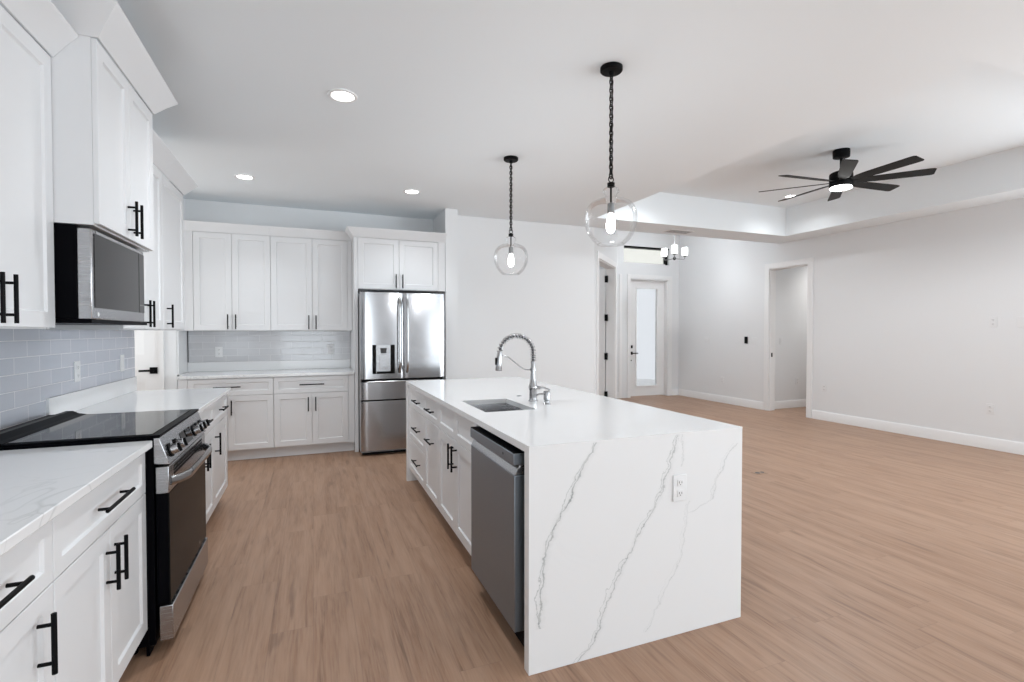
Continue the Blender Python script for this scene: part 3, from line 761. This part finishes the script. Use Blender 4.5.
# ------------------------------------------------------------------ range
RY0, RY1 = 2.4765, 3.2375
r = thing('range', 'stainless slide in electric range with black glass cooktop between the left counters', 'range', (-.9, 2.87, 0)); o = r.location.copy()
m = MB(o).box(-1.262, -.648, RY0, RY1, .05, .9225).box(-.648, -.625, RY0 + .003, RY1 - .003, .05, .9225)
m.build('body', BLKPL, r)
for y in (RY0 + .06, RY1 - .06):
    for x in (-1.2, -.72): MB(o).cyl((x, y, .002), (x, y, .0495), .018, seg=12).build('levelling_foot', BLKPL, r)
m = MB(o).box(-1.20, -.600, RY0 - .002, RY1 + .002, .923, .934); m.build('cooktop_rim', BLKPL, r, bevel=.002)
MB(o).box(-1.100, -.632, RY0 + .022, RY1 - .022, .9343, .9362).build('cooktop_glass', BGLASS, r)
m = MB(o).prism([(-1.264, .923), (-1.105, .923), (-1.105, .936), (-1.128, .941), (-1.134, .941), (-1.160, .956), (-1.188, .957), (-1.205, .943), (-1.264, .940)], 'y', RY0, RY1)
g = m.build('rear_guard', BLKPL, r, bevel=.003)
MB(o).box(-1.184, -1.164, RY0 + .06, RY1 - .06, .9566, .9580).build('vent_slot', SLOT, g)
# slanted control panel
PF = [(-.624, .812), (-.566, .806), (-.598, .904), (-.604, .9225), (-.624, .9225)]
MB(o).prism(PF, 'y', RY0 + .001, RY1 - .001).build('control_panel', STEEL, r, bevel=.003)
pn = Vector((.098, 0, .032)).normalized(); pt = Vector((-.032, 0, .098)).normalized()
pc = lambda y, f=.5: Vector((-.566, y, .806)) + (Vector((-.598, y, .904)) - Vector((-.566, y, .806))) * f
m = MB(o)
for u0, u1, f0, f1, lift in ((2.752, 2.942, .18, .82, .0015),):
    a, b = pc(u0, f0), pc(u1, f0); c_, d_ = pc(u1, f1), pc(u0, f1)
    m.hexa([a - pn*.001, b - pn*.001, c_ - pn*.001, d_ - pn*.001, a + pn*lift, b + pn*lift, c_ + pn*lift, d_ + pn*lift])
m.build('display', BGLASS, r)
for y in (2.547, 2.652, 3.0, 3.085, 3.17):
    p = pc(y, .48)
    k = MB(o).cyl(p + pn*.0005, p + pn*.006, .030, seg=24).build('knob', BLACK, r)
    MB(o).cyl(p + pn*.006, p + pn*.034, .0225, .0205, seg=24).build('knob_cap', STEEL, k, bevel=.002)
    m = MB(o); q = p + pn*.034; s = Vector((0, .004, 0))
    m.hexa([q - pt*.019 - s, q - pt*.019 + s, q + pt*.019 + s, q + pt*.019 - s, q - pt*.019 - s + pn*.009, q - pt*.019 + s + pn*.009, q + pt*.019 + s + pn*.009, q + pt*.019 - s + pn*.009])
    m.build('knob_grip', BLACK, k, bevel=.001)
# oven door
od = MB(o).box(-.619, -.575, RY0 + .006, RY1 - .006, .212, .797).build('oven_door', BLKPL, r, bevel=.003)
MB(o).box(-.619, -.5715, RY0 + .004, RY1 - .004, .684, .7975).build('top_band', STEEL, od, bevel=.003)
MB(o).box(-.5748, -.5705, RY0 + .006, RY1 - .006, .214, .683).build('window', OVGLASS, od)
m = MB(o)
for row in range(3):
    for k in range(15):
        y = RY0 + .09 + k * .039; z = .742 + row * .016
        m.box(-.5713, -.5702, y, y + .030, z, z + .010)
m.build('vent_slots', BLACK, od, weld=False)
path = []; rr = []
for k in range(25):
    t = k / 24; y = RY0 + .035 + t * (RY1 - RY0 - .07)
    e = math.sin(PI * t); path.append((-.572 + .052 * min(1, e * 2.2) ** .7 if 0 < k < 24 else -.572, y, .728)); rr.append(.0105)
def strap(mb, path, hw, ht):
    rings = []
    for i, p in enumerate(path):
        P = Vector(p); t = (Vector(path[min(i+1, len(path)-1)]) - Vector(path[max(i-1, 0)])).normalized(); n = Vector((t.y, -t.x, 0))
        rings.append([P + n*ht*a + Vector((0, 0, hw*b)) for a, b in ((-1, -.8), (-.6, -1), (.4, -1), (1, -.5), (1, .5), (.4, 1), (-.6, 1), (-1, .8))])
    return mb.loft(rings)
strap(MB(o), path, .019, .007).build('handle', CHROME, od)['label'] = 'curved steel towel bar handle'
MB(o).cyl((-.5703, 3.06, .245), (-.5695, 3.06, .245), .009, seg=20).build('badge', CHROME, od)
MB(o).box(-.612, -.562, RY0 + .006, RY1 - .006, .058, .206).build('storage_drawer', STEEL, r, bevel=.003)
MB(o).box(-.66, -.648, RY0 + .01, RY1 - .01, .004, .0495).build('toe_panel', BLKPL, r)

# ------------------------------------------------------------------ microwave
MY0, MY1 = 2.4795, 3.2195
MZ0, MZ1 = 1.412, 1.790
r = thing('microwave', 'stainless over the range microwave with dark glass door', 'microwave', (-1.0, 2.88, MZ0)); o = r.location.copy()
MB(o).box(-1.271, -.871, MY0, MY1, MZ0 + .006, MZ1).build('body', BLKPL, r, bevel=.003)
m = MB(o)      # stamped recesses on the dark side wall: raised ribs
m.box(-1.10, -.945, MY0 - .0015, MY0 - .0002, 1.62, 1.626).box(-1.10, -.945, MY0 - .0015, MY0 - .0002, 1.68, 1.686)
m.box(-.951, -.945, MY0 - .0015, MY0 - .0002, 1.44, 1.62).box(-.951, -.945, MY0 - .0015, MY0 - .0002, 1.686, 1.79)
m.build('side_ribs', BLKPL, r, weld=False)
MB(o).box(-1.262, -.8285, MY0 + .01, MY1 - .01, MZ0 - .012, MZ0 + .0055).build('bottom_tray', BLKPL, r)
f = MB(o).box(-.8705, -.8225, MY0 + .001, 3.142, MZ0 + .004, MZ1 - .010).build('door', STEEL, r, bevel=.005)
MB(o).box(-.8223, -.8200, MY0 + .024, 3.134, 1.463, 1.762).build('door_glass', MWGLASS, f)
MB(o).box(-.8199, -.8193, 3.052, 3.0555, 1.463, 1.762).build('control_divider', BLACK, f)
MB(o).box(-.8220, -.8207, MY0 + .045, 3.10, MZ1 - .026, MZ1 - .014).build('vent_strip', GREYP, f)
MB(o).cyl((-.8224, MY0 + .06, 1.437), (-.8213, MY0 + .06, 1.437), .009, seg=20).build('badge', WPLAST, f)
m = MB(o)
for k in range(4): m.cyl((-.8198, 3.068 + .018 * k, 1.50), (-.8194, 3.068 + .018 * k, 1.50), .004, seg=10)
m.build('touch_buttons', GREYP, f, weld=False)

# ------------------------------------------------------------------ refrigerator
r = thing('refrigerator', 'stainless french door refrigerator with water dispenser', 'refrigerator', (.93, 6.0, 0)); o = r.location.copy()
X0, X1, XM = .4712, 1.398, .927
MB(o).box(X0 + .006, X1 - .006, 5.688, 6.50, .03, 1.775).build('body', GREYP, r)
def door_front(x0, x1, z0, z1, yf=5.60, yb=5.685, bow=.016, nx=14):
    """bowed steel skin: rounded at both vertical edges"""
    rings = []
    for z in (z0, z1):
        ring = []
        for k in range(nx + 1):
            t = k / nx; x = x0 + (x1 - x0) * t
            y = yf + bow * (2 * t - 1) ** 2 * .45 + (.012 if k in (0, nx) else 0)
            ring.append((x, y, z))
        ring += [(x1, yb, z), (x0, yb, z)]
        rings.append(ring)
    return rings
ld = MB(o).loft(door_front(X0, XM - .003, .848, 1.795)).build('door', STEELV, r, smooth=50)
rd = MB(o).loft(door_front(XM + .003, X1, .848, 1.795)).build('door', STEELV, r, smooth=50)
mid = MB(o).loft(door_front(X0, X1, .622, .812, bow=.010, nx=24)).build('drawer', STEELV, r, smooth=50)
low = MB(o).loft(door_front(X0, X1, .062, .598, bow=.010, nx=24)).build('drawer', STEELV, r, smooth=50)
MB(o).box(X0 + .01, X1 - .01, 5.66, 5.686, .599, .621).build('gap_seal', BLACK, r)
MB(o).box(X0 + .01, X1 - .01, 5.66, 5.686, .813, .847).build('gap_seal', BLACK, r)
MB(o).box(X0 + .02, X1 - .02, 5.70, 5.72, .004, .0295).build('kick_plate', BLACK, r)
for x in (X0 + .05, X1 - .05): MB(o).box(x - .045, x + .045, 5.62, 5.74, 1.7955, 1.812).build('hinge_cap', DGREY, r)
for x in (X0 + .07, X1 - .07):
    for y in (5.75, 6.4): MB(o).cyl((x, y, .002), (x, y, .0295), .02, seg=12).build('foot', BLACK, r)
def bar_handle(x, parent):
    p = []
    for k in range(21):
        t = k / 20; z = .915 + t * .83
        p.append((x, 5.603 - .048 * min(1, math.sin(PI * t) * 3.2) ** .6 if 0 < k < 20 else 5.604, z))
    MB(o).tube(p, .0135, 12).build('handle', CHROME, parent)
bar_handle(XM - .042, ld); bar_handle(XM + .042, rd)
for z in (.818,):
    MB(o).tube([(X0 + .06, 5.604, z), (X0 + .062, 5.572, z), (X1 - .062, 5.572, z), (X1 - .06, 5.604, z)], .0095, 10).build('handle', CHROME, mid)
MB(o).box(X0 + .02, X1 - .02, 5.594, 5.612, .5985, .606).build('handle', CHROME, low)
# dispenser
dx0, dx1, dz0, dz1 = .592, .832, .905, 1.222
dp = MB(o)
dp.box(dx0, dx0 + .04, 5.585, 5.608, dz0, dz1).box(dx1 - .045, dx1, 5.585, 5.608, dz0, dz1).box(dx0 + .045, dx1 - .045, 5.585, 5.608, dz0, dz0 + .025)
dp = dp.build('dispenser_frame', BGLASS, ld, weld=False)
MB(o).box(dx0 + .0455, dx1 - .0455, 5.5965, 5.606, dz0 + .0255, dz1 - .001).build('dispenser_niche', STEEL, ld)
MB(o).box(dx0 + .075, dx1 - .075, 5.590, 5.5962, dz0 + .06, dz0 + .21).build('dispenser_paddle', STEEL, ld, bevel=.002)
MB(o).cyl((.712, 5.585, 1.130), (.712, 5.585, 1.185), .028, .035, seg=16).build('dispenser_nozzle', DGREY, ld)

# ------------------------------------------------------------------ outlets, switches
def plate(name, label, cat, c, axis, wd=.075, ht=.118, kind='outlet', group=None, mat=None, hslot=False):
    """axis: outward direction of the plate: '+x','-x','-y'"""
    rz = {'+x': RL, '-x': RI, '-y': 0}[axis]
    r = thing(name, label, cat, c, rz, group or ('white outlets on the walls' if kind == 'outlet' else 'white switches on the walls'))
    MB().box(-wd/2, wd/2, -.006, -.0006, -ht/2, ht/2).build('cover_plate', mat or WPLAST, r, bevel=.002)
    if kind == 'outlet':
        for s in (-1, 1):
            k = MB().box(-.0165, .0165, -.0085, -.0062, s*.024 - .0145, s*.024 + .0145).build('socket', WPLAST, r, bevel=.002)
            m = MB()
            m.box(-.0085, -.0055, -.0090, -.0086, s*.024 - .003, s*.024 + .007).box(.0055, .0085, -.0090, -.0086, s*.024 - .003, s*.024 + .006).cyl((0, -.0086, s*.024 - .008), (0, -.0090, s*.024 - .008), .0026, seg=10)
            m.build('slots', SLOT, k, weld=False)
    elif kind == 'switch':
        n = max(1, round(wd / .06))
        for i in range(n):
            u = (i - (n - 1) / 2) * .046
            MB().box(u - .016, u + .016, -.0092, -.0062, -.033, .033).build('rocker', WPLAST, r, bevel=.0015)
    return r
XT = XL + .0082
plate('outlet', 'white outlet plate on the blue grey tile, the nearer of two', 'outlet', (XT, 3.60, 1.136), '+x')
plate('switch', 'white switch plate on the blue grey tile near the end of the left wall', 'switch', (XT, 4.328, 1.142), '+x', kind='switch')
plate('outlet', 'white outlet on the back tile strip toward the left', 'outlet', (-1.005, 6.5308, 1.135), '-y')
plate('outlet', 'white outlet on the back tile strip closest to the refrigerator', 'outlet', (.199, 6.5308, 1.15), '-y')
plate('outlet', 'white outlet set in the waterfall end of the island', 'outlet', (1.520, IY0 - .0002, .667), '-y')
XO = XR - .0002
plate('outlet', 'white low outlet on the right wall just past the hall opening', 'outlet', (XO, 5.341, .499), '-x')
plate('outlet', 'white low outlet on the right wall near the edge of the photo', 'outlet', (XO, 3.314, .468), '-x')
plate('outlet', 'white high outlet on the right wall above the low one near the edge', 'outlet', (XO, 3.301, 1.477), '-x')
plate('switch', 'white high cable plate at the very right edge of the wall', 'cable plate', (XO, 3.05, 1.473), '-x', kind='blank')
plate('switch', 'white triple switch on the foyer wall right of the front door', 'switch', (XO, 7.803, 1.199), '-x', wd=.165, kind='switch')
plate('outlet', 'white low outlet on the foyer wall right of the front door', 'outlet', (XO, 7.402, .436), '-x')
plate('switch', 'white switch beside the black thermostat', 'switch', (XO, 6.661, 1.199), '-x', wd=.12, kind='switch')
plate('outlet', 'white low outlet inside the side hall', 'outlet', (8.103, 6.4498, .474), '-y')
plate('switch', 'white switch inside the side hall', 'switch', (7.70, 6.4498, 1.199), '-y', kind='switch')
r = thing('thermostat', 'slim black thermostat on the foyer wall left of the hall opening', 'thermostat', (XO, 6.838, 1.214), RI)
MB().box(-.034, .034, -.016, -.0006, -.062, .062).build('case', BLACK, r, bevel=.006)
MB().box(-.026, .026, -.0172, -.0162, -.05, .05).build('screen', BGLASS, r)
m = MB().box(3.93, 4.06, 3.53, 3.61, .0005, .004)
r = tag(m.build('floor_outlet', plain('brown_cover', (.30, .20, .14), .5), bevel=.001), 'small metal floor outlet plate in the living area floor', 'floor outlet')
MB().cyl((3.97, 3.57, .0042), (3.97, 3.57, .0058), .022, seg=18).build('cap', SLOT, r); MB().cyl((4.03, 3.57, .0042), (4.03, 3.57, .0058), .018, seg=18).build('cap', SLOT, r)

# ------------------------------------------------------------------ ceiling fixtures
def downlight(label, x, y, z, power, cone=115, blend=.7, col=(.925, .967, 1)):
    r = thing('recessed_light', label, 'ceiling light', (x, y, z), 0, 'recessed ceiling lights')
    MB().lathe([(.088, -.0006), (.090, -.004), (.086, -.008), (.070, -.009), (.066, -.003)], (0, 0, 0), 36, cap=False).build('trim_ring', TRIM, r)
    MB().lathe([(.0665, -.0032), (.0665, -.005), (.001, -.0055)], (0, 0, 0), 36).build('lens', LED, r)
    d = bpy.data.lights.new('downlight_lamp', 'SPOT'); d.energy = power; d.spot_size = math.radians(cone); d.spot_blend = blend; d.shadow_soft_size = .06; d.color = col
    lo = bpy.data.objects.new('downlight_lamp', d); C.objects.link(lo); lo.parent = r; lo.location = (0, 0, -.02)
    return r
downlight('round recessed ceiling light nearest the viewer above the aisle', .18, 3.32, CZ, 62, 150, .8)
downlight('round recessed ceiling light toward the far left corner of the kitchen', -.60, 5.39, CZ, 22)
downlight('round recessed ceiling light in front of the refrigerator', .974, 5.30, CZ, 19)
downlight('round recessed ceiling light in the tray ceiling below the fan blades', 6.277, 5.121, TZ, 22, 150, .9)
downlight('added round recessed light in the tray ceiling, unseen behind its left edge toward the foyer', 3.96, 5.121, TZ, 30, 150, .9)  # this and the next two are unseen lamps added to brighten the tray
downlight('added unseen recessed light in the tray ceiling at its near left corner', 3.96, 2.12, TZ, 34, 150, .9)
downlight('added unseen recessed light in the tray ceiling at its near right corner', 6.277, 2.12, TZ, 34, 150, .9)
downlight('added unseen recessed ceiling light over the aisle behind the viewer', .18, .9, CZ, 30)  # unseen lamp added to light the near floor, counters and island
downlight('added round recessed light in the foyer ceiling, unseen behind the soffit beam', 6.1, 7.0, FZ, 70, 140, .8)  # unseen lamp added to brighten the foyer walls
downlight('added unseen recessed light in the side hall ceiling', 8.75, 5.95, CZ, 48, 150, .9, (1, .965, .93))  # unseen lamp added to brighten the side hall
downlight('added unseen recessed light in the room behind the angled foyer doorway', 3.6, 7.5, FZ, 40, 150, .9)  # unseen lamp added to lighten the dark gap beside the open door

m = MB().box(4.80, 5.23, 5.86, 6.05, CZ - .008, CZ - .001)
r = tag(m.build('ceiling_vent', TRIM, bevel=.002), 'white slotted air vent on the soffit in front of the foyer', 'vent')
m = MB()
for k in range(9): m.box(4.82 + 0, 5.21, 5.875 + k * .019, 5.883 + k * .019, CZ - .010, CZ - .0082)
m.build('louvres', GREYP, r, weld=False)

def pendant(label, x, y):
    r = thing('pendant_light', label, 'pendant light', (x, y, CZ), 0, 'glass pendants over the island')
    MB().lathe([(.062, -.0006), (.062, -.020), (.056, -.026), (.016, -.028), (.012, -.045), (.004, -.047)], (0, 0, 0), 32).build('canopy', BLACK, r)
    m = MB(); z = -.046; n = 24; pitch = (.614 - .046) / n
    for k in range(n):
        zc = -.046 - pitch * (k + .5); L = pitch * .62; wd = .0105
        pts = []
        for q in range(14):
            t = 2 * PI * q / 14; a = wd * math.cos(t); b = (L + .004) * math.sin(t)
            pts.append((a, 0, zc + b) if k % 2 else (0, a, zc + b))
        m.tube(pts, .0036, 6, closed=True)
    m.tube([(.004, .003, -.05), (.005, -.004, -.25), (-.004, .004, -.45), (.002, 0, -.614)], .0028, 6)
    m.build('chain', BRONZE, r, weld=False)
    pts = [(.016 * math.cos(2*PI*q/18), 0, -.624 + .016 * math.sin(2*PI*q/18)) for q in range(18)]
    MB().tube(pts, .0032, 8, closed=True).build('hanging_ring', BRONZE, r)
    MB().lathe([(.006, -.638), (.010, -.642), (.021, -.644), (.021, -.652), (.017, -.655), (.021, -.658), (.021, -.666), (.008, -.669)], (0, 0, 0), 24).build('cap', BRONZE, r)
    MB().cyl((0, 0, -.669), (0, 0, -.756), .0055, seg=12).build('stem', BRONZE, r)
    MB().lathe([(.008, -.754), (.019, -.760), (.0195, -.810), (.016, -.814)], (0, 0, 0), 24).build('socket', PEWTER, r)
    MB().lathe([(.010, -.815), (.013, -.825), (.020, -.845), (.025, -.870), (.024, -.900), (.015, -.920), (.001, -.927)], (0, 0, 0), 20).build('bulb', BULB, r)
    prof = [(.020, -.660), (.024, -.666), (.038, -.674), (.046, -.686), (.043, -.699), (.031, -.710), (.030, -.721), (.042, -.729), (.078, -.738), (.110, -.753), (.133, -.781), (.144, -.816), (.1465, -.852), (.141, -.892), (.126, -.930), (.104, -.963), (.086, -.980), (.074, -.988)]
    g = MB().lathe(prof, (0, 0, 0), 56, cap=False).build('glass_shade', GLASS, r, smooth=80)
    rim = MB().tube([(.074 * math.cos(2*PI*q/40), .074 * math.sin(2*PI*q/40), -.988) for q in range(40)], .0022, 6, closed=True).build('rim', GLASS, g)
    d = bpy.data.lights.new('pendant_lamp', 'POINT'); d.energy = 5; d.shadow_soft_size = .04; d.color = (.93, .965, 1)
    lo = bpy.data.objects.new('pendant_lamp', d); C.objects.link(lo); lo.parent = r; lo.location = (0, 0, -.955)
    return r
pendant('clear glass globe pendant on a black chain over the near end of the island', 1.560, 2.415)
pendant('clear glass globe pendant on a black chain over the far end of the island', 1.572, 3.975)

# chandelier in the foyer
HX, HYY = 6.14, 7.40
r = thing('chandelier', 'small chandelier with three lit white cylinder shades hanging in the foyer', 'chandelier', (HX, HYY, FZ))
o = r.location.copy()
MB(o).lathe([(.065, FZ - .0006), (.065, FZ - .018), (.012, FZ - .026)], (HX, HYY, 0), 28).build('canopy', PEWTER, r)
MB(o).cyl((HX, HYY, FZ - .025), (HX, HYY, 2.70), .007, seg=10).build('stem', PEWTER, r)
MB(o).lathe([(.008, 2.735), (.022, 2.722), (.028, 2.700), (.020, 2.682), (.006, 2.672)], (HX, HYY, 0), 20).build('hub', BRONZE, r)
base = math.atan2(-HYY, -HX)
for k in range(3):
    a = base + 2 * PI * k / 3; c, s = math.cos(a), math.sin(a); q = lambda d, z: (HX + c*d, HYY + s*d, z)
    am = MB(o).tube([q(.02, 2.70), q(.10, 2.694), q(.185, 2.694), q(.205, 2.70), q(.21, 2.735)], .0065, 8).build('arm', PEWTER, r)
    MB(o).lathe([(.010, 2.735), (.030, 2.744), (.036, 2.756), (.032, 2.760)], (q(.21, 0)[0], q(.21, 0)[1], 0), 20).build('cup', PEWTER, am)
    MB(o).lathe([(.034, 2.7605), (.050, 2.765), (.053, 2.80), (.053, 2.905), (.049, 2.905), (.049, 2.80), (.034, 2.766)], (q(.21, 0)[0], q(.21, 0)[1], 0), 28).build('shade', FROST, r)
    d = bpy.data.lights.new('chandelier_lamp', 'POINT'); d.energy = 4; d.shadow_soft_size = .05; d.color = (.93, .965, 1)
    lo = bpy.data.objects.new('chandelier_lamp', d); C.objects.link(lo); lo.parent = r; lo.location = Vector(q(.21, 2.96)) - o

# ceiling fan
r = thing('ceiling_fan', 'black eight blade ceiling fan with a round light hanging from the tray ceiling', 'ceiling fan', (5.19, 3.64, TZ))
MB().lathe([(.078, -.0006), (.080, -.012), (.078, -.075), (.060, -.082), (.020, -.084)], (0, 0, 0), 36).build('canopy', BLACK, r)
MB().cyl((0, 0, -.08), (0, 0, -.222), .0135, seg=14).build('downrod', BLACK, r)
MB().lathe([(.022, -.205), (.030, -.215), (.075, -.228), (.104, -.243), (.109, -.258), (.109, -.374), (.104, -.385), (.09, -.386)], (0, 0, 0), 44).build('motor_housing', BLACK, r)
MB().lathe([(.097, -.3865), (.102, -.391), (.100, -.403), (.078, -.411), (.001, -.413)], (0, 0, 0), 40).build('light_lens', LED, r)
pit = math.radians(-13)
def blade_mesh():
    m = MB(); rings = []
    for k, (d, hw) in enumerate([(.098, .022), (.15, .030), (.20, .048), (.30, .058), (.50, .062), (.72, .066), (.762, .064), (.780, .052)]):
        sh = .006 * k / 7
        rings.append([(d, a * hw + sh, b * .0035) for a, b in ((-1, -1), (1, -1), (1, 1), (-1, 1))])
    rot = Matrix.Rotation(pit, 3, 'X')
    return m.loft([[tuple(rot @ Vector(p)) for p in rg] for rg in rings])
b0 = blade_mesh().build('blade', FANB, r, bevel=.002)
b0.location = (0, 0, -.335)
for k in range(8):
    b = b0 if k == 0 else b0.copy()
    if k: C.objects.link(b); b.parent = r
    b.rotation_euler = (0, 0, math.radians(-5 + 45 * k))
d = bpy.data.lights.new('fan_lamp', 'SPOT'); d.energy = 60; d.spot_size = math.radians(165); d.spot_blend = .5; d.shadow_soft_size = .09; d.color = (.93, .967, 1)
lo = bpy.data.objects.new('fan_lamp', d); C.objects.link(lo); lo.parent = r; lo.location = (0, 0, -.44)
